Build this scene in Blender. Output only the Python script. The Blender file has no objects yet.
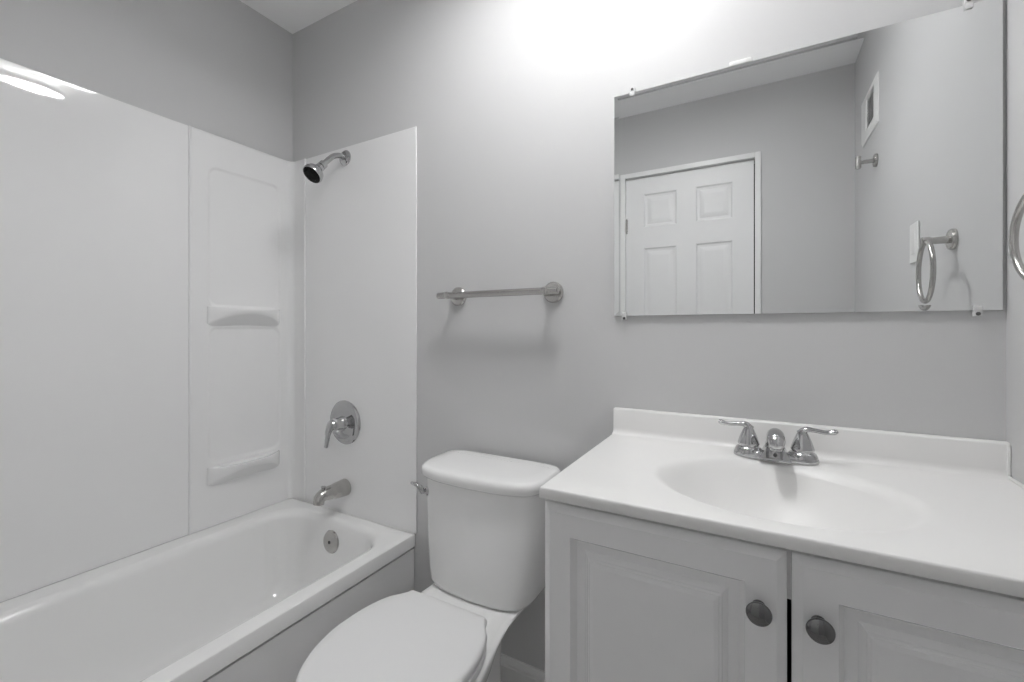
import bpy, bmesh, math
from math import sin, cos, pi, radians, sqrt
from mathutils import Vector, Matrix

SC = bpy.context.scene
COL = SC.collection
H = 1.13                       # eye height above the floor
XL, XR = -1.789, 0.4277        # left and right wall
YF, YN = 1.2144, -0.2754       # far wall (mirror wall) and near wall (door wall)
ZC = 2.437                     # ceiling

# ------------------------------------------------------------------ camera
cam = bpy.data.cameras.new('camera')
cam.sensor_fit = 'HORIZONTAL'
cam.sensor_width = 36.0
cam.lens = 436.45 / 1024 * 36.0
cam.shift_y = (329.5 - 341.0) / 1024
cam.clip_start = 0.01
camo = bpy.data.objects.new('camera', cam)
camo.location = (0, 0, H)
camo.rotation_euler = (radians(90), 0, radians(29.134))
COL.objects.link(camo)
SC.camera = camo

# ------------------------------------------------------------------ world, exposure
w = bpy.data.worlds.new('world')
SC.world = w
w.use_nodes = True
w.node_tree.nodes['Background'].inputs[0].default_value = (1, 1, 1, 1)
w.node_tree.nodes['Background'].inputs[1].default_value = 0.0
SC.view_settings.view_transform = 'Standard'
SC.view_settings.look = 'None'
SC.view_settings.gamma = 1
SC.view_settings.use_curve_mapping = False
SC.view_settings.exposure = 0.56
try:
    SC.cycles.diffuse_bounces = 10
    SC.cycles.max_bounces = 16
    SC.cycles.glossy_bounces = 8
except Exception:
    pass
LAMP_A, LAMP_B = (84.0, 195.0), (22.0, 10.0)    # radiance of the lower and upper diffuser of the two ceiling lamps

# ------------------------------------------------------------------ materials
def mat(name, col, rough=0.5, metal=0.0, spec=0.5, bump=0.0, scale=200.0, var=0.0, coat=0.0, detail=2.0, stretch=None):
    m = bpy.data.materials.new(name)
    m.use_nodes = True
    nt = m.node_tree
    b = nt.nodes['Principled BSDF']
    b.inputs['Roughness'].default_value = rough
    b.inputs['Metallic'].default_value = metal
    b.inputs['Specular IOR Level'].default_value = spec
    b.inputs['Coat Weight'].default_value = coat
    b.inputs['Coat Roughness'].default_value = 0.05
    tc = nt.nodes.new('ShaderNodeTexCoord')
    mp = nt.nodes.new('ShaderNodeMapping')
    if stretch:
        mp.inputs['Scale'].default_value = stretch
    nt.links.new(tc.outputs['Object'], mp.inputs['Vector'])
    nz = nt.nodes.new('ShaderNodeTexNoise')
    nz.inputs['Scale'].default_value = scale
    nz.inputs['Detail'].default_value = detail
    nt.links.new(mp.outputs['Vector'], nz.inputs['Vector'])
    mx = nt.nodes.new('ShaderNodeMix')
    mx.data_type = 'RGBA'
    mx.inputs['A'].default_value = (*[c * (1 - var) for c in col], 1)
    mx.inputs['B'].default_value = (*[min(1, c * (1 + var)) for c in col], 1)
    nt.links.new(nz.outputs['Fac'], mx.inputs['Factor'])
    nt.links.new(mx.outputs['Result'], b.inputs['Base Color'])
    if bump:
        bp = nt.nodes.new('ShaderNodeBump')
        bp.inputs['Strength'].default_value = bump
        bp.inputs['Distance'].default_value = 0.002
        nt.links.new(nz.outputs['Fac'], bp.inputs['Height'])
        nt.links.new(bp.outputs['Normal'], b.inputs['Normal'])
    return m

def emit(name, s):
    m = bpy.data.materials.new(name)
    m.use_nodes = True
    nt = m.node_tree
    nt.nodes.clear()
    e = nt.nodes.new('ShaderNodeEmission')
    e.inputs[0].default_value = (1.0, 1.0, 1.0, 1)
    e.inputs[1].default_value = s
    o = nt.nodes.new('ShaderNodeOutputMaterial')
    nt.links.new(e.outputs[0], o.inputs[0])
    return m

M_WALL = mat('wall_paint', (0.60, 0.60, 0.602), 0.5, spec=0.25, bump=0.05, scale=260, var=0.01)
M_CEIL = mat('ceiling_paint', (0.95, 0.95, 0.95), 0.8, spec=0.2, bump=0.05, scale=220, var=0.01)
M_TRIM = mat('trim_paint', (0.82, 0.82, 0.815), 0.35, var=0.01, scale=40)
M_DOOR = mat('door_paint', (0.80, 0.80, 0.80), 0.4, var=0.01, scale=40, bump=0.03)
M_ACR = mat('white_acrylic', (0.86, 0.86, 0.86), 0.025, spec=0.5, var=0.006, scale=6)
M_TUB = mat('white_enamel', (0.87, 0.87, 0.865), 0.08, spec=0.5, var=0.006, scale=6)
M_APR = mat('apron_enamel', (0.80, 0.80, 0.80), 0.25, spec=0.5, var=0.006, scale=6)
M_CER = mat('vitreous_china', (0.84, 0.84, 0.835), 0.07, spec=0.5, var=0.006, scale=8)
M_SEAT = mat('seat_plastic', (0.78, 0.78, 0.78), 0.3, spec=0.4, var=0.006, scale=8)
M_MARB = mat('cultured_marble', (0.80, 0.795, 0.785), 0.36, spec=0.38, var=0.02, scale=5, detail=5)
M_CAB = mat('cabinet_paint', (0.80, 0.80, 0.80), 0.2, spec=0.5, var=0.01, scale=30)
M_DARK = mat('cabinet_inside', (0.06, 0.06, 0.06), 0.8, var=0.02)
M_CHR = mat('chrome', (0.52, 0.52, 0.525), 0.06, metal=1.0, var=0.01)
M_NICK = mat('brushed_nickel', (0.52, 0.51, 0.495), 0.22, metal=1.0, var=0.04, scale=300)
M_BLK = mat('dark_polished_nickel', (0.20, 0.20, 0.20), 0.06, metal=1.0, var=0.02)
M_MIR = mat('mirror_silver', (0.86, 0.87, 0.87), 0.0, metal=1.0)
M_MEDGE = mat('mirror_edge', (0.30, 0.33, 0.32), 0.2, spec=0.5)
M_RUB = mat('black_rubber', (0.008, 0.008, 0.008), 0.6, spec=0.2, var=0.02)
M_PLAS = mat('white_plastic', (0.8, 0.8, 0.79), 0.3, var=0.01)
M_SLOT = mat('dark_slot', (0.10, 0.10, 0.10), 0.7, var=0.02)
M_CAULK = mat('white_caulk', (0.78, 0.78, 0.77), 0.45, var=0.02)

def clear_mat():
    m = bpy.data.materials.new('clear_plastic')
    m.use_nodes = True
    b = m.node_tree.nodes['Principled BSDF']
    b.inputs['Base Color'].default_value = (0.9, 0.9, 0.9, 1)
    b.inputs['Roughness'].default_value = 0.15
    b.inputs['Transmission Weight'].default_value = 0.3
    b.inputs['IOR'].default_value = 1.45
    return m
M_CLEAR = clear_mat()

def floor_mat():
    m = bpy.data.materials.new('grey_plank_floor')
    m.use_nodes = True
    nt = m.node_tree
    b = nt.nodes['Principled BSDF']
    b.inputs['Roughness'].default_value = 0.4
    tc = nt.nodes.new('ShaderNodeTexCoord')
    br = nt.nodes.new('ShaderNodeTexBrick')
    br.inputs['Color1'].default_value = (0.52, 0.51, 0.50, 1)
    br.inputs['Color2'].default_value = (0.58, 0.57, 0.56, 1)
    br.inputs['Mortar'].default_value = (0.08, 0.08, 0.08, 1)
    br.inputs['Scale'].default_value = 1.0
    br.inputs['Mortar Size'].default_value = 0.002
    br.inputs['Brick Width'].default_value = 1.2
    br.inputs['Row Height'].default_value = 0.15
    nt.links.new(tc.outputs['Object'], br.inputs['Vector'])
    nt.links.new(br.outputs['Color'], b.inputs['Base Color'])
    return m
M_FLOOR = floor_mat()

# ------------------------------------------------------------------ helpers
def obj(name, bm, m, parent=None, smooth=True, angle=35, doubles=True):
    if doubles:
        bmesh.ops.remove_doubles(bm, verts=bm.verts, dist=1e-6)
    bmesh.ops.recalc_face_normals(bm, faces=bm.faces)
    me = bpy.data.meshes.new(name)
    bm.to_mesh(me)
    bm.free()
    me.materials.append(m)
    if smooth:
        for p in me.polygons:
            p.use_smooth = True
        try:
            me.set_sharp_from_angle(angle=radians(angle))
        except Exception:
            pass
    o = bpy.data.objects.new(name, me)
    COL.objects.link(o)
    if parent:
        o.parent = parent
        o.matrix_parent_inverse = parent_world(parent).inverted()
    return o

def parent_world(o):
    mtx = Matrix.LocRotScale(o.location, o.rotation_euler, o.scale)
    if o.parent:
        return parent_world(o.parent) @ o.matrix_parent_inverse @ mtx
    return mtx

def thing(name, label, cat, loc, group=None):
    o = bpy.data.objects.new(name, None)
    o.empty_display_size = 0.05
    COL.objects.link(o)
    o.location = loc
    o['label'] = label
    o['category'] = cat
    if group:
        o['group'] = group
    return o

def struct(name, bm, m, parent=None, **k):
    o = obj(name, bm, m, parent, **k)
    if not parent:
        o['kind'] = 'structure'
    return o

def box(bm, x0, x1, y0, y1, z0, z1, bev=0.0, seg=2):
    mtx = Matrix.LocRotScale(((x0 + x1) / 2, (y0 + y1) / 2, (z0 + z1) / 2), None, (x1 - x0, y1 - y0, z1 - z0))
    r = bmesh.ops.create_cube(bm, size=1.0, matrix=mtx)
    if bev:
        es = {e for v in r['verts'] for e in v.link_edges}
        bmesh.ops.bevel(bm, geom=list(es), offset=bev, segments=seg, affect='EDGES', profile=0.5)
    return bm

def loft(bm, loops, cap0=True, cap1=True, closed=True):
    rings = [[bm.verts.new(p) for p in lp] for lp in loops]
    n = len(rings[0])
    for a, b in zip(rings, rings[1:]):
        for i in range(n if closed else n - 1):
            j = (i + 1) % n
            bm.faces.new((a[i], a[j], b[j], b[i]))
    if cap0:
        bm.faces.new(rings[0])
    if cap1:
        bm.faces.new(list(reversed(rings[-1])))
    return rings

def frame(axis):
    a = Vector(axis).normalized()
    up = Vector((0, 0, 1)) if abs(a.z) < 0.9 else Vector((1, 0, 0))
    u = up.cross(a).normalized()
    v = a.cross(u)
    return a, u, v

def lathe(bm, origin, axis, prof, n=32, cap0=True, cap1=True):
    """prof: (distance along the axis, radius)"""
    a, u, v = frame(axis)
    o = Vector(origin)
    loops = []
    for t, r in prof:
        r = max(r, 1e-4)
        loops.append([o + a * t + u * (r * cos(2 * pi * i / n)) + v * (r * sin(2 * pi * i / n)) for i in range(n)])
    loft(bm, loops, cap0, cap1)
    return bm

def catmull(pts, n):
    """n samples per segment through the points"""
    P = [Vector(p) for p in pts]
    P = [P[0] * 2 - P[1]] + P + [P[-1] * 2 - P[-2]]
    out = []
    for i in range(1, len(P) - 2):
        p0, p1, p2, p3 = P[i - 1], P[i], P[i + 1], P[i + 2]
        for k in range(n):
            t = k / n
            out.append(0.5 * ((2 * p1) + (p2 - p0) * t + (2 * p0 - 5 * p1 + 4 * p2 - p3) * t * t + (3 * p1 - p0 - 3 * p2 + p3) * t ** 3))
    out.append(P[-2].copy())
    return out

def tube(bm, pts, rad, n=16, samples=8, flat=None, closed=False):
    """tube along a smooth path; rad: number or list per control point; flat: (u scale, v scale) list per control point"""
    if closed:
        path = [Vector(p) for p in pts]
        rr = [rad] * len(path)
        ff = [(1, 1)] * len(path)
    else:
        path = catmull(pts, samples)
        k = len(pts)
        rl = rad if isinstance(rad, (list, tuple)) else [rad] * k
        fl = flat if flat else [(1, 1)] * k
        rr, ff = [], []
        for i in range(len(path)):
            t = i / samples
            a = min(int(t), k - 2)
            f = t - a
            f = f * f * (3 - 2 * f)
            rr.append(rl[a] * (1 - f) + rl[a + 1] * f)
            ff.append((fl[a][0] * (1 - f) + fl[a + 1][0] * f, fl[a][1] * (1 - f) + fl[a + 1][1] * f))
    m = len(path)
    loops = []
    prev_u = None
    for i, p in enumerate(path):
        if closed:
            d = path[(i + 1) % m] - path[i - 1]
        else:
            d = path[min(i + 1, m - 1)] - path[max(i - 1, 0)]
        d.normalize()
        if prev_u is None:
            a, u, v = frame(d)
        else:
            u = (prev_u - d * prev_u.dot(d)).normalized()
            v = d.cross(u)
        prev_u = u
        loops.append([p + u * (rr[i] * ff[i][0] * cos(2 * pi * k / n)) + v * (rr[i] * ff[i][1] * sin(2 * pi * k / n)) for k in range(n)])
    if closed:
        loops.append(loops[0])
        loft(bm, loops, False, False)
    else:
        loft(bm, loops)
    return bm

def rrect(x0, x1, y0, y1, r, z, n=10):
    out = []
    for cx, cy, a0 in ((x1 - r, y1 - r, 0), (x0 + r, y1 - r, 90), (x0 + r, y0 + r, 180), (x1 - r, y0 + r, 270)):
        for k in range(n + 1):
            a = radians(a0 + 90 * k / n)
            out.append(Vector((cx + r * cos(a), cy + r * sin(a), z)))
    return out

def half_loop(ctrl, cx, z, n=8, scale=(1, 1), piv=0.0):
    """closed loop from half outline control points (dx, y): front centre to back centre, mirrored about x=cx"""
    pts = catmull([(x, y, 0) for x, y in ctrl], n)
    r = [Vector((cx + max(p.x, 0) * scale[0], piv + (p.y - piv) * scale[1], z)) for p in pts]
    l = [Vector((cx - max(p.x, 0) * scale[0], piv + (p.y - piv) * scale[1], z)) for p in pts[1:-1]]
    return r + list(reversed(l))

def smooth01(t):
    t = max(0.0, min(1.0, t))
    return t * t * (3 - 2 * t)

# ------------------------------------------------------------------ the room
T = 0.10
bm = bmesh.new(); box(bm, XL - T, XR + T, YN - T, YF + T, -0.05, 0.0); struct('floor', bm, M_FLOOR, smooth=False)
bm = bmesh.new(); box(bm, XL - T, XR + T, YN - T, YF + T, ZC, ZC + 0.05); struct('ceiling', bm, M_CEIL, smooth=False)
bm = bmesh.new(); box(bm, XL - T, XL, YN - T, YF + T, 0, ZC); struct('wall_left', bm, M_WALL, smooth=False)
bm = bmesh.new(); box(bm, XR, XR + T, YN - T, YF + T, 0, ZC); struct('wall_right', bm, M_WALL, smooth=False)
bm = bmesh.new(); box(bm, XL, XR, YF, YF + T, 0, ZC); struct('wall_far', bm, M_WALL, smooth=False)
DX0, DX1, DZ = -0.697, -0.003, 2.052      # door opening
bm = bmesh.new()
box(bm, XL, DX0 - 0.004, YN - T, YN, 0, ZC)
box(bm, DX1 + 0.004, XR, YN - T, YN, 0, ZC)
box(bm, DX0 - 0.004, DX1 + 0.004, YN - T, YN, DZ + 0.004, ZC)
struct('wall_near', bm, M_WALL, smooth=False, doubles=False)

# door leaf with six raised panels, hinges, knob
door = bpy.data.objects.new('door_1', None); COL.objects.link(door); door.location = (DX0, YN, 0); door['kind'] = 'structure'

def panelled(bm, x0, x1, z0, z1, yfront, yback, panels, rings, sign=1):
    """slab in the XZ plane with sunk/raised rectangular panels on the front; sign=+1: the front faces -Y, -1: +Y.
    rings: (inset, depth) from the panel outline inward"""
    xs = sorted({x0, x1} | {p[0] for p in panels} | {p[1] for p in panels})
    zs = sorted({z0, z1} | {p[2] for p in panels} | {p[3] for p in panels})
    def V(x, z, d):
        return bm.verts.new((x, yfront + sign * d, z))
    for i in range(len(xs) - 1):
        for j in range(len(zs) - 1):
            a = (xs[i], xs[i + 1], zs[j], zs[j + 1])
            if any(abs(a[0] - p[0]) < 1e-6 and abs(a[1] - p[1]) < 1e-6 and abs(a[2] - p[2]) < 1e-6 and abs(a[3] - p[3]) < 1e-6 for p in panels):
                prev = None
                for ins, d in rings:
                    r = [V(a[0] + ins, a[2] + ins, d), V(a[1] - ins, a[2] + ins, d), V(a[1] - ins, a[3] - ins, d), V(a[0] + ins, a[3] - ins, d)]
                    if prev:
                        for k in range(4):
                            bm.faces.new((prev[k], prev[(k + 1) % 4], r[(k + 1) % 4], r[k]))
                    prev = r
                bm.faces.new(prev)
            else:
                bm.faces.new((V(a[0], a[2], 0), V(a[1], a[2], 0), V(a[1], a[3], 0), V(a[0], a[3], 0)))
    return xs, zs

bm = bmesh.new()
P = []
for xa, xb in ((-0.590, -0.402), (-0.298, -0.110)):
    P += [(xa, xb, H + 0.618, H + 0.818), (xa, xb, H - 0.16, H + 0.492), (xa, xb, 0.24, 0.84)]
panelled(bm, DX0, DX1 - 0.004, 0.012, DZ - 0.003, YN - 0.012, 0, P, ((0, 0), (0.008, 0.007), (0.020, 0.009), (0.045, 0.003), (0.047, 0.003)), sign=-1)
box(bm, DX0, DX1 - 0.004, YN - 0.047, YN - 0.0225, 0.012, DZ - 0.002)
leaf = obj('door_leaf', bm, M_DOOR, door, angle=15)
for z in (0.25, 1.0, H + 0.634):
    bm = bmesh.new()
    lathe(bm, (DX0 + 0.004, YN - 0.006, z - 0.045), (0, 0, 1), [(0, 0.004), (0.002, 0.006), (0.088, 0.006), (0.09, 0.004)], 12)
    box(bm, DX0 + 0.004, DX0 + 0.010, YN - 0.0118, YN - 0.0102, z - 0.044, z + 0.044)
    obj('hinge', bm, M_NICK, door)
bm = bmesh.new()
lathe(bm, (DX1 - 0.06, YN - 0.012, 0.93), (0, 1, 0), [(0, 0.032), (0.006, 0.032), (0.010, 0.014), (0.03, 0.012), (0.04, 0.024), (0.052, 0.027), (0.06, 0.020), (0.063, 0.004)], 24)
obj('door_knob', bm, M_NICK, door)
bm = bmesh.new()
cw = 0.029
for a, b in ((DX0 - 0.001 - cw, DX0 - 0.001), (DX1 + 0.001, DX1 + 0.001 + cw)):
    box(bm, a, b, YN - 0.05, YN + 0.014, 0, DZ + cw, 0.003)
box(bm, DX0 - 0.001, DX1 + 0.001, YN - 0.05, YN + 0.014, DZ + 0.001, DZ + cw, 0.003)
struct('trim_1', bm, M_TRIM, doubles=False, angle=20)

# baseboards with a moulded top
def baseboard(name, p0, p1, nrm, h=0.085):
    """p0,p1: ends on the wall line at the floor; nrm: into the room"""
    prof = [(0, 0), (0.014, 0), (0.014, h - 0.026), (0.011, h - 0.022), (0.0115, h - 0.017), (0.009, h - 0.010), (0.006, h - 0.006), (0.0055, h - 0.001), (0.003, h), (0, h)]
    bm = bmesh.new()
    loops = []
    for p in (p0, p1):
        loops.append([Vector((p[0] + nrm[0] * d, p[1] + nrm[1] * d, z)) for d, z in prof])
    loft(bm, loops)
    return struct(name, bm, M_TRIM, angle=25)
baseboard('baseboard_far', (-1.05, YF), (-0.34, YF), (0, -1))
baseboard('baseboard_right', (XR, YN), (XR, 0.72), (-1, 0))
baseboard('baseboard_near', (-1.05, YN), (DX0 - 0.031, YN), (0, 1))

# ------------------------------------------------------------------ bathtub
RZ = H - 0.740
tub = thing('bathtub', 'white alcove bathtub with a rounded basin along the left wall', 'bathtub', (-1.43, 0.47, 0))
ox0, ox1, oy0, oy1 = XL + 0.004, -1.076, YN + 0.004, YF - 0.003
ix0, ix1, iy0, iy1 = -1.716, -1.128, -0.185, 1.165
bm = bmesh.new()
L = [rrect(ox0, ox1 - 0.030, oy0, oy1, 0.003, RZ - 0.047),
     rrect(ox0, ox1 - 0.003, oy0, oy1, 0.003, RZ - 0.047),
     rrect(ox0, ox1, oy0, oy1, 0.003, RZ - 0.0445),
     rrect(ox0, ox1, oy0, oy1, 0.003, RZ - 0.006),
     rrect(ox0, ox1 - 0.0018, oy0, oy1, 0.003, RZ - 0.0018),
     rrect(ox0, ox1 - 0.006, oy0, oy1, 0.003, RZ)]
for ins, z in [(-0.006 + 0.030 * sin(radians(a)), RZ - 0.036 * (1 - cos(radians(a)))) for a in range(0, 86, 8)] + [(0.027, RZ - 0.06), (0.040, 0.20), (0.052, 0.13), (0.068, 0.095), (0.095, 0.075), (0.135, 0.068)]:
    L.append(rrect(ix0 + ins, ix1 - ins, iy0 + ins * (1 if z > RZ - 0.05 else 2.2), iy1 - ins, max(0.05, 0.125 - ins * 0.3), z))
loft(bm, L, cap0=False)
obj('basin', bm, M_TUB, tub, angle=42)
bm = bmesh.new()
box(bm, ox0 + 0.02, ox1 - 0.010, oy0 + 0.01, oy1 - 0.004, 0.0, 0.02)
L = [[Vector((x, y, z)) for y, z in ((oy0, 0), (oy1 - 0.002, 0), (oy1 - 0.002, RZ - 0.053), (oy0, RZ - 0.053))] for x in (ox1 - 0.020, ox1 - 0.004)]
loft(bm, L)
obj('apron', bm, M_APR, tub, smooth=False, doubles=False)
bm = bmesh.new()
oc = Vector((-1.434, 1.1405, H - 0.822))
oax = Vector((0, -1, 0.10)).normalized()
lathe(bm, oc, oax, [(-0.004, 0.038), (0.0, 0.043), (0.006, 0.043), (0.010, 0.040), (0.013, 0.030), (0.0145, 0.012), (0.0145, 0.003)], 36)
op = obj('overflow_plate', bm, M_NICK, tub)
bm = bmesh.new()
lathe(bm, oc + oax * 0.0135, oax, [(0, 0.006), (0.002, 0.006), (0.003, 0.004), (0.002, 0.002)], 14)
obj('screw', bm, M_SLOT, op)
bm = bmesh.new()
lathe(bm, (-1.43, 0.94, 0.067), (0, 0, 1), [(0, 0.036), (0.004, 0.036), (0.006, 0.030), (0.004, 0.024), (0.012, 0.020), (0.014, 0.004)], 28)
obj('drain', bm, M_CHR, tub)

# ------------------------------------------------------------------ tub surround
SZ = H + 0.735
sur = thing('tub_surround', 'glossy white tub surround panels with two moulded corner shelves', 'tub surround', (XL, 0.5, RZ))
z0 = RZ + 0.001
bm = bmesh.new()
box(bm, XL + 0.0006, XL + 0.0055, YN + 0.006, 0.815, z0, SZ, 0.002)
obj('side_panel', bm, M_ACR, sur, angle=20)
bm = bmesh.new()
box(bm, -1.735, -1.070, YF - 0.0055, YF - 0.0006, z0, SZ, 0.002)
obj('end_panel', bm, M_ACR, sur, angle=20)
bm = bmesh.new()
box(bm, XL + 0.006, -1.070, YN + 0.0006, YN + 0.0055, z0, SZ, 0.002)
obj('end_panel', bm, M_ACR, sur, angle=20)

# corner panel: flat leaf with two shallow niches, coved corner, short return on the far wall
prof = []                      # (x, y, arc parameter y for the niche depth)
yy = 0.805
prof.append((XL + 0.0056, yy, None))
prof.append((XL + 0.0112, yy + 0.0015, None))
prof.append((XL + 0.0118, yy + 0.0035, None))
prof.append((XL + 0.0112, yy + 0.0055, None))
NY = 96
cr = 0.024
for k in range(NY + 1):
    y = 0.812 + (YF - 0.0085 - cr - 0.812) * k / NY
    prof.append((XL + 0.0095, y, y))
for k in range(1, 11):
    a = radians(90 * k / 10)
    prof.append((XL + 0.0095 + cr * (1 - cos(a)), YF - 0.0085 - cr + cr * sin(a), None))
prof.append((-1.7010, YF - 0.0085, None))
prof.append((-1.6935, YF - 0.0110, None))
prof.append((-1.6905, YF - 0.0105, None))
prof.append((-1.6895, YF - 0.0056, None))
def niche(y, z):
    best = 0.0
    for a, b, c, d in ((0.868, 1.152, H + 0.085, H + 0.612), (0.868, 1.152, H - 0.505, H + 0.010)):
        r = 0.035
        dx = max(a + r - y, y - (b - r), 0)
        dz = max(c + r - z, z - (d - r), 0)
        s = r - sqrt(dx * dx + dz * dz)
        if y > a and y < b and z > c and z < d:
            best = max(best, smooth01(s / 0.007))
    return 0.0046 * best
bm = bmesh.new()
NZ = 300
loops = []
for j in range(NZ + 1):
    z = z0 + 0.0005 + (SZ - 0.001 - z0) * j / NZ
    e = 0.0
    if j == NZ:
        e = 0.002
    loops.append([Vector((x - (niche(q, z) if q else 0) - (e if x < XL + 0.02 else 0), y, z)) for x, y, q in prof])
loft(bm, loops, False, False, closed=False)
obj('corner_panel', bm, M_ACR, sur, angle=50)

def shelf(zt):
    bm = bmesh.new()
    ya, yb = 0.864, 1.146
    loops = []
    n = 40
    for i in range(n + 1):
        t = i / n
        y = ya + (yb - ya) * t
        c = 1 - abs(2 * t - 1) ** 2.6
        c2 = 1 - (2 * t - 1) ** 2
        d = 0.007 + 0.049 * c
        h = 0.056 - 0.036 * c2
        hb = h + 0.008 + 0.040 * c2 ** 0.6
        lip = 0.004 * (1 - c2)
        xw = XL + 0.004
        pts = [(0, 0.002), (d * 0.5, 0.0), (d - 0.006, 0.0 + lip), (d - 0.001, 0.0015 + lip), (d + 0.001, -0.003 + lip), (d * 0.97, -h * 0.5), (d * 0.93, -h + 0.003), (d * 0.88, -h), (d * 0.45, -(h + (hb - h) * 0.5)), (0, -hb)]
        loops.append([Vector((xw + 0.001 + px, y, zt + pz)) for px, pz in pts])
    loft(bm, loops)
    return obj('shelf', bm, M_ACR, sur, angle=55)
shelf(H + 0.080)
shelf(H - 0.520)
bm = bmesh.new()
box(bm, XL + 0.0101, -1.080, YF - 0.0128, YF - 0.0102, RZ + 0.001, RZ + 0.006, 0.001)
obj('caulk_line', bm, M_CAULK, sur)

# ------------------------------------------------------------------ shower head, valve, tub spout
SX = -1.441
YS = YF - 0.0056
sh = thing('wall_shower', 'chrome shower head with black spray face on a bent arm', 'shower head', (SX, YS, H + 0.69))
bm = bmesh.new(); lathe(bm, (SX, YS, H + 0.69), (0, -1, 0), [(0, 0.031), (0.003, 0.031), (0.008, 0.027), (0.012, 0.018), (0.013, 0.010)], 32); obj('flange', bm, M_CHR, sh)
bm = bmesh.new(); tube(bm, [(SX, YS - 0.004, H + 0.69), (SX, YS - 0.030, H + 0.690), (SX, YS - 0.062, H + 0.674), (SX, YS - 0.106, H + 0.628)], 0.0105, 16); obj('arm', bm, M_CHR, sh)
hd = Vector((0, -0.67, -0.74)).normalized()
hp = Vector((SX, YS - 0.104, H + 0.630))
bm = bmesh.new(); lathe(bm, hp, hd, [(-0.006, 0.012), (-0.004, 0.0155), (0.014, 0.0155), (0.016, 0.012), (0.019, 0.012), (0.021, 0.0165), (0.032, 0.0165), (0.036, 0.012)], 24); obj('swivel_collar', bm, M_CHR, sh)
bm = bmesh.new(); lathe(bm, hp, hd, [(0.034, 0.012), (0.037, 0.017), (0.042, 0.026), (0.050, 0.033), (0.060, 0.0365), (0.070, 0.0375), (0.074, 0.0365), (0.0745, 0.034), (0.072, 0.033)], 36, cap1=False); obj('bell', bm, M_CHR, sh)
bm = bmesh.new(); lathe(bm, hp, hd, [(0.066, 0.0335), (0.0725, 0.0335), (0.074, 0.031), (0.0735, 0.020), (0.0755, 0.016), (0.0755, 0.002)], 32)
a_, u_, v_ = frame(hd)
for rr_, nn in ((0.010, 6), (0.0235, 12), (0.0275, 16)):
    for k in range(nn):
        c = hp + hd * 0.0735 + u_ * rr_ * cos(2 * pi * k / nn) + v_ * rr_ * sin(2 * pi * k / nn)
        lathe(bm, c, hd, [(0, 0.0022), (0.0030, 0.0014)], 6)
obj('spray_face', bm, M_RUB, sh, doubles=False)

va = thing('shower_valve', 'round chrome tub and shower valve with a single lever', 'valve', (SX, YS, H - 0.373))
vc = Vector((SX, YS, H - 0.373))
bm = bmesh.new(); lathe(bm, vc, (0, -1, 0), [(0, 0.087), (0.003, 0.088), (0.007, 0.084), (0.010, 0.074), (0.011, 0.060), (0.0105, 0.045), (0.013, 0.036), (0.014, 0.020)], 48); obj('escutcheon', bm, M_CHR, va)
bm = bmesh.new(); lathe(bm, vc, (0, -1, 0), [(0.012, 0.029), (0.018, 0.027), (0.022, 0.0245), (0.048, 0.023), (0.066, 0.021), (0.074, 0.016), (0.077, 0.006)], 32); obj('hub', bm, M_CHR, va)
bm = bmesh.new(); tube(bm, [vc + Vector((0, -0.048, 0.010)), vc + Vector((0.0, -0.066, 0.002)), vc + Vector((-0.002, -0.078, -0.020)), vc + Vector((-0.003, -0.083, -0.048)), vc + Vector((-0.004, -0.088, -0.078)), vc + Vector((-0.004, -0.089, -0.084))], [0.017, 0.018, 0.0145, 0.011, 0.0105, 0.006], 16, flat=[(1, 1), (1, .9), (1, .75), (1, .6), (1, .5), (1, .5)]); obj('lever', bm, M_CHR, va)

sp = thing('tub_spout', 'chrome tub spout with a diverter knob above the bathtub', 'spout', (SX, YS, H - 0.634))
sc_ = Vector((SX, YS, H - 0.634))
bm = bmesh.new()
tube(bm, [sc_ + Vector((0, -0.0005, 0)), sc_ + Vector((0, -0.030, 0.0)), sc_ + Vector((0, -0.070, 0.0015)), sc_ + Vector((0, -0.102, 0.002)), sc_ + Vector((0, -0.120, -0.006)), sc_ + Vector((0, -0.125, -0.027))], [0.034, 0.032, 0.027, 0.0235, 0.0215, 0.020], 24, flat=[(1, 1)] * 6)
obj('body', bm, M_NICK, sp)
bm = bmesh.new(); lathe(bm, sc_ + Vector((0, -0.104, 0.017)), (0, 0, 1), [(0, 0.004), (0.010, 0.004), (0.011, 0.007), (0.015, 0.009), (0.018, 0.008), (0.019, 0.003)], 16); obj('diverter_knob', bm, M_CHR, sp)

# ------------------------------------------------------------------ towel bar
tbz = H + 0.112
tb = thing('towel_bar', 'brushed nickel towel bar on the grey wall above the toilet', 'towel bar', (-0.708, YF, tbz))
for x in (-0.884, -0.532):
    bm = bmesh.new(); lathe(bm, (x, YF - 0.0004, tbz), (0, -1, 0), [(0, 0.032), (0.006, 0.032), (0.011, 0.028), (0.012, 0.012)], 28); ros = obj('rosette', bm, M_NICK, tb)
    bm = bmesh.new(); lathe(bm, (x, YF - 0.0102, tbz), (0, -1, 0), [(0, 0.0115), (0.042, 0.0105), (0.050, 0.0115), (0.058, 0.012), (0.062, 0.0115), (0.064, 0.008)], 20); obj('post', bm, M_NICK, ros)
bm = bmesh.new(); lathe(bm, (-0.925, YF - 0.062, tbz), (1, 0, 0), [(0, 0.008), (0.0015, 0.0105), (0.4325, 0.0105), (0.434, 0.008)], 18); obj('bar', bm, M_NICK, tb)

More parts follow.
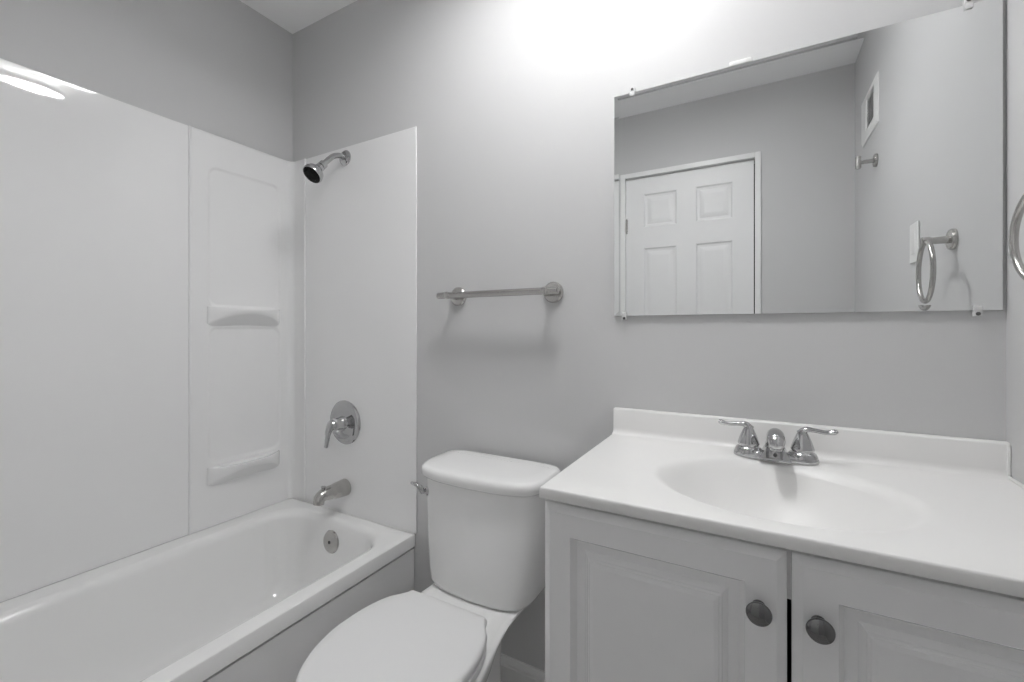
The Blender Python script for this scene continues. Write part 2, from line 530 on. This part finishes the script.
# ------------------------------------------------------------------ toilet
TX = -0.693
to = thing('toilet', 'white two-piece toilet with its lid down between bathtub and vanity', 'toilet', (TX, 0.9, 0))
YB = 1.192
def tank_half(w, yf, ysd, r=0.03):
    return [(0.0, yf), (w * 0.25, yf + 0.002), (w * 0.5, yf + (ysd - yf) * 0.13), (w * 0.72, yf + (ysd - yf) * 0.36), (w * 0.88, yf + (ysd - yf) * 0.68), (w * 0.965, ysd + 0.012), (w, ysd + 0.045), (w, (ysd + YB) / 2 + 0.025), (w, YB - r * 0.9), (w - r * 0.25, YB - r * 0.25), (w - r, YB), (w * 0.5, YB), (0.0, YB)]
bm = bmesh.new()
L = []
for z, wd, yf, ysd in ((0.378, 0.144, 1.005, 1.045), (0.3785, 0.154, 0.996, 1.036), (0.384, 0.162, 0.989, 1.030), (0.395, 0.167, 0.986, 1.028), (0.43, 0.172, 0.986, 1.028), (0.52, 0.181, 0.987, 1.030), (0.60, 0.188, 0.989, 1.033), (0.686, 0.193, 0.992, 1.037), (0.692, 0.190, 0.995, 1.040)):
    L.append(half_loop(tank_half(wd, yf, ysd), TX, z, 6))
loft(bm, L)
obj('tank', bm, M_CER, to, angle=60)
bm = bmesh.new()
L = []
for z, wd, yf, ysd in ((0.6925, 0.193, 0.990, 1.036), (0.694, 0.200, 0.980, 1.028), (0.699, 0.203, 0.975, 1.025), (0.714, 0.204, 0.974, 1.025), (0.721, 0.202, 0.976, 1.027), (0.7255, 0.197, 0.981, 1.032), (0.7275, 0.192, 0.991, 1.040), (0.7285, 0.16, 1.02, 1.07)):
    L.append(half_loop(tank_half(wd, yf, ysd, 0.035), TX, z, 6))
loft(bm, L)
obj('tank_lid', bm, M_CER, to, angle=60)
# bowl with rear deck
def bowl_half(k, yn, ww, deck, yb):
    l = yb - yn
    return [(0.0, yn), (ww * 0.34, yn + l * 0.018), (ww * 0.68, yn + l * 0.084), (ww * 0.92, yn + l * 0.19), (ww, yn + l * 0.313), (ww * 0.975, yn + l * 0.42), (ww * 0.90, yn + l * 0.527), (deck + 0.006, yn + l * 0.626), (deck, yn + l * 0.725), (deck, yb - l * 0.076), (deck - 0.006, yb - l * 0.018), (deck - 0.03, yb), (0.0, yb)]
bm = bmesh.new()
L = []
for z, yn, ww, dk, yb in ((0.0, 0.655, 0.094, 0.078, 1.10), (0.012, 0.650, 0.098, 0.082, 1.10), (0.03, 0.660, 0.094, 0.074, 1.10), (0.10, 0.672, 0.090, 0.060, 1.09), (0.18, 0.650, 0.104, 0.056, 1.09), (0.25, 0.600, 0.132, 0.060, 1.10), (0.305, 0.560, 0.157, 0.078, 1.13), (0.335, 0.540, 0.169, 0.106, 1.165), (0.352, 0.532, 0.174, 0.130, 1.178), (0.362, 0.530, 0.176, 0.139, 1.18), (0.374, 0.528, 0.178, 0.143, 1.183), (0.3775, 0.531, 0.175, 0.140, 1.18), (0.378, 0.545, 0.16, 0.125, 1.165)):
    L.append(half_loop(bowl_half(0, yn, ww, dk, yb), TX, z, 6))
loft(bm, L)
obj('bowl', bm, M_CER, to, angle=60)
def seat_half(yn, ww, yb, wb):
    l = yb - yn
    return [(0.0, yn), (ww * 0.34, yn + l * 0.026), (ww * 0.66, yn + l * 0.117), (ww * 0.88, yn + l * 0.268), (ww * 0.99, yn + l * 0.446), (ww, yn + l * 0.574), (ww * 0.965, yn + l * 0.727), (ww * 0.875, yn + l * 0.855), (ww * 0.76, yn + l * 0.925), (wb + 0.003, yb - l * 0.030), (wb + 0.001, yb - l * 0.008), (wb - 0.008, yb), (wb * 0.5, yb + l * 0.002), (0.0, yb + l * 0.003)]
bm = bmesh.new()
L = []
for z, i in ((0.3795, 0.006), (0.382, 0.001), (0.390, 0.0), (0.398, 0.001), (0.401, 0.006)):
    L.append(half_loop(seat_half(0.517 + i, 0.176 - i, 0.903 - i, 0.114 - i), TX, z, 6))
loft(bm, L)
obj('seat', bm, M_SEAT, to, angle=50)
bm = bmesh.new()
L = []
for z, i in ((0.4025, 0.006), (0.405, 0.001), (0.414, 0.0), (0.420, 0.001), (0.4245, 0.004), (0.427, 0.010), (0.4285, 0.030), (0.4290, 0.070)):
    L.append(half_loop(seat_half(0.512 + i, 0.178 - i, 0.906 - i, 0.121 - i), TX - 0.002, z, 6))
loft(bm, L)
obj('seat_lid', bm, M_SEAT, to, angle=50)
for dx in (-0.07, 0.07):
    bm = bmesh.new(); box(bm, TX + dx - 0.020, TX + dx + 0.020, 0.880, 0.902, 0.3785, 0.3795, 0.0004, 1); obj('hinge_cap', bm, M_SEAT, to)
for dx in (-0.098, 0.098):
    bm = bmesh.new(); lathe(bm, (TX + dx * 0.9, 0.86, 0.013), (0, 0, 1), [(0, 0.0145), (0.006, 0.0145), (0.016, 0.011), (0.022, 0.004)], 16); obj('bolt_cap', bm, M_CER, to)
# flush lever on the front left of the tank
fl = Vector((-0.8585, 1.022, H - 0.484))
fn = Vector((-0.62, -0.78, 0)).normalized()
bm = bmesh.new(); lathe(bm, fl, fn, [(-0.010, 0.014), (0.004, 0.014), (0.007, 0.012), (0.010, 0.007), (0.020, 0.0065), (0.022, 0.005)], 18); lev = obj('flush_lever', bm, M_CHR, to)
bm = bmesh.new(); q = fl + fn * 0.017; tube(bm, [q + Vector((0.002, 0, -0.002)), q + Vector((-0.004, -0.005, 0.012)), q + Vector((-0.015, -0.009, 0.021)), q + Vector((-0.030, -0.010, 0.023)), q + Vector((-0.035, -0.010, 0.023))], [0.0085, 0.0098, 0.0088, 0.0075, 0.004], 14, flat=[(1, 1), (1, .9), (1, .7), (1, .6), (1, .6)]); obj('handle', bm, M_CHR, lev)

# ------------------------------------------------------------------ vanity cabinet
VX0, VX1 = -0.3442, 0.4262
VYF = 0.7542                       # face frame front
VTOP = H - 0.3085
van = thing('vanity_cabinet', 'light grey two-door vanity cabinet with raised panel doors', 'cabinet', ((VX0 + VX1) / 2, 1.0, 0))
bm = bmesh.new()
box(bm, VX0, VX0 + 0.016, VYF, YF - 0.016, 0.0, VTOP)
box(bm, VX1 - 0.016, VX1, VYF, YF - 0.016, 0.0, VTOP)
box(bm, VX0 + 0.016, VX1 - 0.016, VYF + 0.02, YF - 0.022, 0.10, 0.116)
obj('carcass', bm, M_CAB, van, smooth=False, doubles=False)
bm = bmesh.new()
box(bm, VX0 + 0.016, VX1 - 0.016, VYF, VYF + 0.018, H - 0.394, VTOP)
box(bm, VX0 + 0.016, VX1 - 0.016, VYF, VYF + 0.018, 0.10, 0.15)
box(bm, VX0 + 0.016, VX0 + 0.045, VYF, VYF + 0.018, 0.15, H - 0.394)
box(bm, VX1 - 0.045, VX1 - 0.016, VYF, VYF + 0.018, 0.15, H - 0.394)
obj('face_frame', bm, M_CAB, van, smooth=False, doubles=False)
bm = bmesh.new(); box(bm, VX0 + 0.016, VX1 - 0.016, YF - 0.022, YF - 0.016, 0.10, VTOP); obj('back_panel', bm, M_DARK, van, smooth=False)
bm = bmesh.new(); box(bm, VX0 + 0.016, VX1 - 0.016, VYF + 0.05, VYF + 0.062, 0.0, 0.10); obj('toe_kick', bm, M_CAB, van, smooth=False)

DF = 0.7350                        # door front plane
def cab_door(x0, x1, kx):
    zt, zb = H - 0.3205, 0.125
    bm = bmesh.new()
    rings = [(0.0, 0.0185), (0.0, 0.0090), (0.0015, 0.0075), (0.0115, 0.0010), (0.0130, 0.0), (0.0535, 0.0), (0.0540, 0.0012), (0.0612, 0.0130), (0.0622, 0.0138), (0.0765, 0.0138), (0.0772, 0.0130), (0.0838, 0.0070), (0.0850, 0.0048), (0.0880, 0.0040), (0.0894, 0.0022), (0.0950, 0.0004), (0.0960, 0.0002)]
    loops = []
    for ins, d in rings:
        loops.append([Vector((x0 + ins, DF + d, zb + ins)), Vector((x1 - ins, DF + d, zb + ins)), Vector((x1 - ins, DF + d, zt - ins)), Vector((x0 + ins, DF + d, zt - ins))])
    loft(bm, loops)
    d = obj('door', bm, M_CAB, van, smooth=False)
    bm = bmesh.new()
    lathe(bm, (kx, DF - 0.0002, H - 0.4050), (0, -1, 0), [(0, 0.009), (0.002, 0.0085), (0.005, 0.006), (0.013, 0.0062), (0.016, 0.012), (0.0185, 0.0160), (0.021, 0.0168), (0.0235, 0.0160), (0.026, 0.0125), (0.0275, 0.007), (0.028, 0.001)], 32)
    obj('knob', bm, M_BLK, d)
cab_door(VX0 + 0.0005, 0.0400, 0.0045)
cab_door(0.0458, VX1 - 0.0005, 0.0765)

# ------------------------------------------------------------------ sink worktop
CT = H - 0.287                     # top surface
CX0, CX1, CY0, CY1 = -0.3445, 0.4276, 0.7205, YF - 0.0008
top = thing('sink_worktop', 'white cultured marble vanity top with integral oval sink and backsplash', 'vanity top', (0.03, 0.97, CT - 0.022))
SCX, SCY, SRX, SRY = 0.0315, 0.939, 0.2015, 0.166
N = 96
def ell(k, z):
    return [Vector((SCX + SRX * k * cos(2 * pi * i / N), SCY + SRY * k * sin(2 * pi * i / N), z)) for i in range(N)]
def rect_ring(ins, z):
    out = []
    x0, x1, y0, y1 = CX0 + ins, CX1, CY0 + ins, CY1
    cand = []
    for i in range(N):
        a = 2 * pi * i / N
        dx, dy = SRX * cos(a), SRY * sin(a)
        t = min(((x1 - SCX) / dx) if dx > 1e-9 else ((x0 - SCX) / dx if dx < -1e-9 else 1e9), ((y1 - SCY) / dy) if dy > 1e-9 else ((y0 - SCY) / dy if dy < -1e-9 else 1e9))
        cand.append(Vector((SCX + dx * t, SCY + dy * t, z)))
    for cx, cy in ((x0, y0), (x1, y0), (x1, y1), (x0, y1)):     # snap the nearest sample to each corner
        i = min(range(N), key=lambda k: (cand[k].x - cx) ** 2 + (cand[k].y - cy) ** 2)
        cand[i] = Vector((cx, cy, z))
    return cand
bm = bmesh.new()
L = [rect_ring(0.03, CT - 0.0205), rect_ring(0.001, CT - 0.0205), rect_ring(0.0, CT - 0.0195), rect_ring(0.0, CT - 0.0032), rect_ring(0.0009, CT - 0.0009), rect_ring(0.0032, CT), ell(1.10, CT)]
def bowl_z(k):
    if k > 0.93:
        t = (1.10 - k) / 0.17
        return 0.0175 * t ** 2.2
    t = (0.93 - k) / 0.93
    return 0.0175 + 0.1145 * (1 - (1 - t) ** 2.05) ** 0.985
L += [ell(1.10 - 0.01 * i, CT - bowl_z(1.10 - 0.01 * i)) for i in range(1, 18)]
loft(bm, L, False, False)
obj('countertop', bm, M_MARB, top, angle=50)
bm = bmesh.new()
L = [ell(k, CT - bowl_z(k)) for k in [0.93 - 0.02 * i for i in range(42)]]
loft(bm, L, False, True)
obj('basin', bm, M_MARB, top, angle=85)
bm = bmesh.new()
lathe(bm, (SCX, SCY, CT - 0.1318), (0, 0, 1), [(0, 0.022), (0.0025, 0.022), (0.004, 0.019), (0.002, 0.015), (0.005, 0.013), (0.007, 0.003)], 28)
obj('drain', bm, M_CHR, top)
# backsplash with a small cove at its foot and rounded top
bt = H - 0.2180
prof = [(0.0, CT + 0.0002), (0.0, bt - 0.001), (0.001, bt), (0.012, bt), (0.0155, bt - 0.0015), (0.017, bt - 0.005), (0.0175, CT + 0.016), (0.019, CT + 0.008), (0.023, CT + 0.003), (0.030, CT + 0.0006), (0.034, CT + 0.0003)]
bm = bmesh.new()
L = [[Vector((x, CY1 - d, z)) for d, z in prof] for x in (CX0, CX0 + 0.003, CX1)]
L[0] = [Vector((p.x, p.y + (0.0012 if i > 2 and i < 9 else 0), p.z - (0.0012 if bt - p.z < 0.002 else 0))) for i, p in enumerate(L[0])]
loft(bm, L)
obj('backsplash', bm, M_MARB, top, angle=50)
bm = bmesh.new()
tube(bm, [(CX1 - 0.003, CY1 - 0.019, bt - 0.004), (CX1 - 0.003, CY1 - 0.0205, CT + 0.05), (CX1 - 0.003, CY1 - 0.021, CT + 0.010), (CX1 - 0.003, CY1 - 0.045, CT + 0.003), (CX1 - 0.003, CY0 + 0.02, CT + 0.003)], 0.003, 8)
obj('caulk_bead', bm, M_CAULK, top)

# ------------------------------------------------------------------ faucet
FX, FY = 0.0380, 1.134
fa = thing('faucet', 'chrome two-handle centerset faucet behind the oval sink', 'faucet', (FX, FY, CT))
bm = bmesh.new()
def stad(hx, hy, z, n=12):
    return rrect(FX - hx, FX + hx, FY - hy, FY + hy, hy - 0.0005, z, n)
loft(bm, [stad(0.081, 0.0265, CT + 0.0006), stad(0.082, 0.0275, CT + 0.003), stad(0.081, 0.0265, CT + 0.009), stad(0.078, 0.0235, CT + 0.0125), stad(0.070, 0.018, CT + 0.014)])
obj('base_plate', bm, M_CHR, fa, angle=50)
bm = bmesh.new()
L = [[Vector((FX - a, FY + y, CT + z)), Vector((FX + a, FY + y, CT + z)), Vector((FX + b, FY + 0.015, CT + z)), Vector((FX - b, FY + 0.015, CT + z))] for a, b, y, z in ((0.030, 0.030, -0.0345, 0.0012), (0.0305, 0.030, -0.0350, 0.0035), (0.029, 0.029, -0.0340, 0.0070), (0.0185, 0.020, -0.0215, 0.0240), (0.0165, 0.018, -0.0185, 0.0260))]
loft(bm, L)
obj('centre_block', bm, M_CHR, fa, smooth=False)
for s in (-1, 1):
    hx = FX + s * 0.0515
    bm = bmesh.new()
    lathe(bm, (hx, FY, CT + 0.010), (0, 0, 1), [(0, 0.0285), (0.004, 0.0280), (0.009, 0.0255), (0.012, 0.0222), (0.0135, 0.0205), (0.0155, 0.0205), (0.0165, 0.0220), (0.019, 0.0222), (0.028, 0.0195), (0.038, 0.0160), (0.048, 0.0118), (0.055, 0.0085), (0.060, 0.0055), (0.0615, 0.001)], 28)
    h = obj('handle', bm, M_CHR, fa, angle=40)
    bm = bmesh.new()
    z = CT + 0.064
    tube(bm, [(hx - s * 0.006, FY, z - 0.004), (hx + s * 0.006, FY, z + 0.006), (hx + s * 0.022, FY, z + 0.006), (hx + s * 0.042, FY - 0.001, z + 0.004), (hx + s * 0.056, FY - 0.001, z + 0.0065), (hx + s * 0.062, FY - 0.001, z + 0.0095)], [0.0075, 0.0072, 0.0060, 0.0062, 0.0070, 0.0036], 14, flat=[(1, 1), (1.05, .9), (1.05, .8), (1.1, .75), (1.1, .8), (1, .9)])
    obj('lever', bm, M_CHR, h)
bm = bmesh.new()
tube(bm, [(FX, FY + 0.003, CT + 0.008), (FX, FY + 0.002, CT + 0.022), (FX, FY - 0.004, CT + 0.040), (FX, FY - 0.022, CT + 0.054), (FX, FY - 0.050, CT + 0.0585), (FX, FY - 0.074, CT + 0.055), (FX, FY - 0.086, CT + 0.0465), (FX, FY - 0.0885, CT + 0.0415)], [0.028, 0.020, 0.0175, 0.0172, 0.0172, 0.0165, 0.0135, 0.0065], 22, samples=8)
spo = obj('spout', bm, M_CHR, fa, angle=60)
bm = bmesh.new()
lathe(bm, (FX, FY - 0.073, CT + 0.046), (0, -0.15, -1), [(0, 0.0115), (0.010, 0.0115), (0.0115, 0.010), (0.009, 0.008)], 20)
obj('aerator', bm, M_CHR, spo)
bm = bmesh.new()
lathe(bm, (FX, FY - 0.0292, CT + 0.0145), (0, -0.80, 0.60), [(0, 0.0038), (0.0015, 0.0036), (0.002, 0.002)], 14)
obj('index_dot', bm, M_SLOT, fa)

# ------------------------------------------------------------------ mirror with bevelled edge and its clips
MX0, MX1, MZ0, MZ1 = -0.3445, 0.4205, H + 0.038, H + 0.650
MY = YF - 0.0085
mi = thing('mirror', 'large frameless wall mirror hanging over the white vanity top', 'mirror', ((MX0 + MX1) / 2, YF, MZ0))
def mr(ins, y):
    return [Vector((MX0 + ins, y, MZ0 + ins)), Vector((MX1 - ins, y, MZ0 + ins)), Vector((MX1 - ins, y, MZ1 - ins)), Vector((MX0 + ins, y, MZ1 - ins))]
bm = bmesh.new()
loft(bm, [mr(0.0002, MY), mr(0.0125, MY + 0.00042)], False, True)
obj('silvered_face', bm, M_MIR, mi, smooth=False)
bm = bmesh.new()
loft(bm, [mr(0.0, MY + 0.0003), mr(0.0, YF - 0.003)], False, True)
loft(bm, [mr(0.0002, MY), mr(0.0, MY + 0.0003)], False, False)
obj('backing', bm, M_MEDGE, mi, smooth=False)
def clip(x, zedge, s, label):
    """s=+1: clip over the top edge, -1: under the bottom edge"""
    c = thing('mirror_clip', label, 'clip', (x, YF, zedge), 'clear clips holding the mirror')
    bm = bmesh.new()
    def zz(a, b):
        return (zedge + s * a, zedge + s * b) if s > 0 else (zedge + s * b, zedge + s * a)
    a, b = zz(0.001, 0.012); box(bm, x - 0.0065, x + 0.0065, MY - 0.004, YF - 0.0004, a, b, 0.0012)
    a, b = zz(-0.010, 0.0012); box(bm, x - 0.0065, x + 0.0065, MY - 0.004, MY - 0.0008, a, b, 0.0010)
    obj('clip_body', bm, M_CLEAR, c, doubles=False)
    bm = bmesh.new()
    lathe(bm, (x, MY - 0.0038, zedge + s * 0.0068), (0, -1, 0), [(0, 0.0038), (0.001, 0.0036), (0.002, 0.0022), (0.0022, 0.0005)], 14)
    obj('screw', bm, M_SLOT, c)
clip(-0.2940, MZ1, 1, 'clear plastic clip on the mirror top edge, near its left corner')
clip(0.3720, MZ1, 1, 'clear plastic clip on the mirror top edge, near its right corner')
clip(-0.3160, MZ0, -1, 'clear plastic clip under the mirror bottom edge, at the left')
clip(0.3850, MZ0, -1, 'clear plastic clip under the mirror bottom edge, beside the reflected towel ring')
wc = thing('mirror_top_block', 'small white block on top of the mirror, near the middle', 'bracket', (-0.03, YF, MZ1))
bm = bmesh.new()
box(bm, -0.056, -0.008, MY + 0.001, YF - 0.0004, MZ1 + 0.0012, MZ1 + 0.0125, 0.0015)  # plain white block lying along the mirror's top edge
obj('block_body', bm, M_PLAS, wc)
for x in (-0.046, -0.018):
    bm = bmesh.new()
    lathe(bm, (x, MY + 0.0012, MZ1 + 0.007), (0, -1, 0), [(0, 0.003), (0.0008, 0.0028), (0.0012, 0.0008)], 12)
    obj('screw', bm, M_PLAS, wc)  # small white discs on the front of the block

# ------------------------------------------------------------------ right wall: towel ring, hook, wall plate, vent
rz, ry = H + 0.222, 0.947
tr = thing('towel_ring', 'brushed nickel towel ring on the right wall beside the mirror', 'towel ring', (XR, ry, rz))
bm = bmesh.new(); lathe(bm, (XR - 0.0004, ry, rz), (-1, 0, 0), [(0, 0.026), (0.006, 0.026), (0.010, 0.0235), (0.011, 0.012)], 28); obj('rosette', bm, M_NICK, tr)
bm = bmesh.new(); lathe(bm, (XR - 0.0102, ry, rz), (-1, 0, 0), [(0, 0.0095), (0.032, 0.0085), (0.037, 0.0105), (0.050, 0.0105), (0.052, 0.008)], 20); obj('post', bm, M_NICK, tr)
bm = bmesh.new()
R_ = 0.075
ca = radians(4)
rc = Vector((XR - 0.0537, ry, rz - R_ - 0.002))
tube(bm, [rc + Vector((-sin(ca) * R_ * cos(2 * pi * k / 64), cos(ca) * R_ * cos(2 * pi * k / 64), R_ * sin(2 * pi * k / 64))) for k in range(64)], 0.0056, 14, closed=True)
obj('ring', bm, M_NICK, tr)

hy, hz = 0.165, H + 0.681
hk = thing('robe_hook', 'brushed nickel robe hook on the right wall below the air vent', 'hook', (XR, hy, hz))
bm = bmesh.new(); lathe(bm, (XR - 0.0004, hy, hz), (-1, 0, 0), [(0, 0.026), (0.006, 0.026), (0.010, 0.0235), (0.011, 0.010)], 28); obj('rosette', bm, M_NICK, hk)
bm = bmesh.new(); lathe(bm, (XR - 0.0102, hy, hz), (-1, 0, 0), [(0, 0.0085), (0.046, 0.0075)], 18); obj('post', bm, M_NICK, hk)
bm = bmesh.new(); lathe(bm, (XR - 0.060, hy, hz - 0.024), (0, 0, 1), [(0, 0.008), (0.002, 0.0105), (0.048, 0.0105), (0.050, 0.008)], 20); obj('peg', bm, M_NICK, hk)

pl = thing('wall_plate', 'white switch plate on the right wall beside the towel ring', 'wall plate', (XR, 0.65, H + 0.264))
bm = bmesh.new(); box(bm, XR - 0.006, XR - 0.0004, 0.612, 0.690, H + 0.204, H + 0.325, 0.003); plp = obj('plate', bm, M_PLAS, pl, angle=20)
bm = bmesh.new(); box(bm, XR - 0.0068, XR - 0.0055, 0.634, 0.668, H + 0.231, H + 0.298, 0.0012); obj('rocker', bm, M_PLAS, plp)

ve = thing('air_vent', 'white louvred air vent grille high on the right wall', 'air vent', (XR, 0.06, H + 0.92))
vy0, vy1, vz0, vz1 = -0.085, 0.203, H + 0.822, H + 1.022
bm = bmesh.new()
fw = 0.036
def yz(ins, x):
    return [Vector((x, vy0 + ins, vz0 + ins)), Vector((x, vy1 - ins, vz0 + ins)), Vector((x, vy1 - ins, vz1 - ins)), Vector((x, vy0 + ins, vz1 - ins))]
oy_, oz_ = (0.030, 0.168), (vz0 + 0.034, vz1 - 0.034)
def op_(ins, x):
    return [Vector((x, oy_[0] + ins, oz_[0] + ins)), Vector((x, oy_[1] - ins, oz_[0] + ins)), Vector((x, oy_[1] - ins, oz_[1] - ins)), Vector((x, oy_[0] + ins, oz_[1] - ins))]
loft(bm, [yz(0, XR - 0.0006), yz(0.001, XR - 0.004), yz(0.012, XR - 0.010), op_(-0.002, XR - 0.012), op_(0, XR - 0.010), op_(0, XR - 0.0006)], False, False)
obj('grille_frame', bm, M_PLAS, ve, angle=30)
bm = bmesh.new(); box(bm, XR - 0.0016, XR - 0.0006, oy_[0] - 0.002, oy_[1] + 0.002, oz_[0] - 0.002, oz_[1] + 0.002); obj('duct_opening', bm, M_SLOT, ve, smooth=False)
for k in range(9):
    z = vz0 + fw + 0.010 + k * 0.0135
    bm = bmesh.new()
    L = [[Vector((XR - a, y, z + b)) for a, b in ((0.0020, 0.004), (0.0026, 0.0055), (0.0096, -0.0030), (0.0090, -0.0045))] for y in (oy_[0] - 0.001, oy_[1] + 0.001)]
    loft(bm, L)
    obj('louvre', bm, M_PLAS, ve, smooth=False)

# ------------------------------------------------------------------ ceiling lamps
def lamp(x, y, zb, label, down, up):
    """oval drum on a short stem: opaque rim, glowing lower and upper diffusers"""
    t = thing('ceiling_lamp', label, 'lamp', (x, y, ZC), 'ceiling lamps')
    hx, hy = 0.055, 0.118
    def oval(k, z, d=0.0):
        return [Vector((x + (hx * k + d) * cos(2 * pi * i / 48), y + (hy * k + d) * sin(2 * pi * i / 48), z)) for i in range(48)]
    bm = bmesh.new(); lathe(bm, (x, y, ZC - 0.0004), (0, 0, -1), [(0, 0.035), (0.006, 0.035), (0.010, 0.028), (0.012, 0.010), (ZC - zb - 0.024, 0.010)], 28); obj('stem', bm, M_NICK, t)
    bm = bmesh.new(); loft(bm, [oval(1, zb + 0.002, 0.001), oval(1, zb, 0.004), oval(1, zb + 0.002, 0.008), oval(1, zb + 0.024, 0.008), oval(1, zb + 0.026, 0.004), oval(1, zb + 0.024, 0.001)], False, False); obj('rim', bm, M_NICK, t)
    bm = bmesh.new(); loft(bm, [oval(1, zb + 0.0022), oval(0.7, zb + 0.0015), oval(0.3, zb + 0.001)]); obj('lower_diffuser', bm, emit('lamp_lower_glow', down), t)
    bm = bmesh.new(); loft(bm, [oval(1, zb + 0.0225), oval(0.7, zb + 0.0230), oval(0.3, zb + 0.0235)]); obj('upper_diffuser', bm, emit('lamp_upper_glow', up), t)
lamp(-0.300, 0.762, H + 1.25, 'oval ceiling lamp hung close under the ceiling, between vanity and toilet', *LAMP_A)
lamp(-0.685, 0.800, H + 1.19, 'oval ceiling lamp hung on a longer stem over the toilet', *LAMP_B)
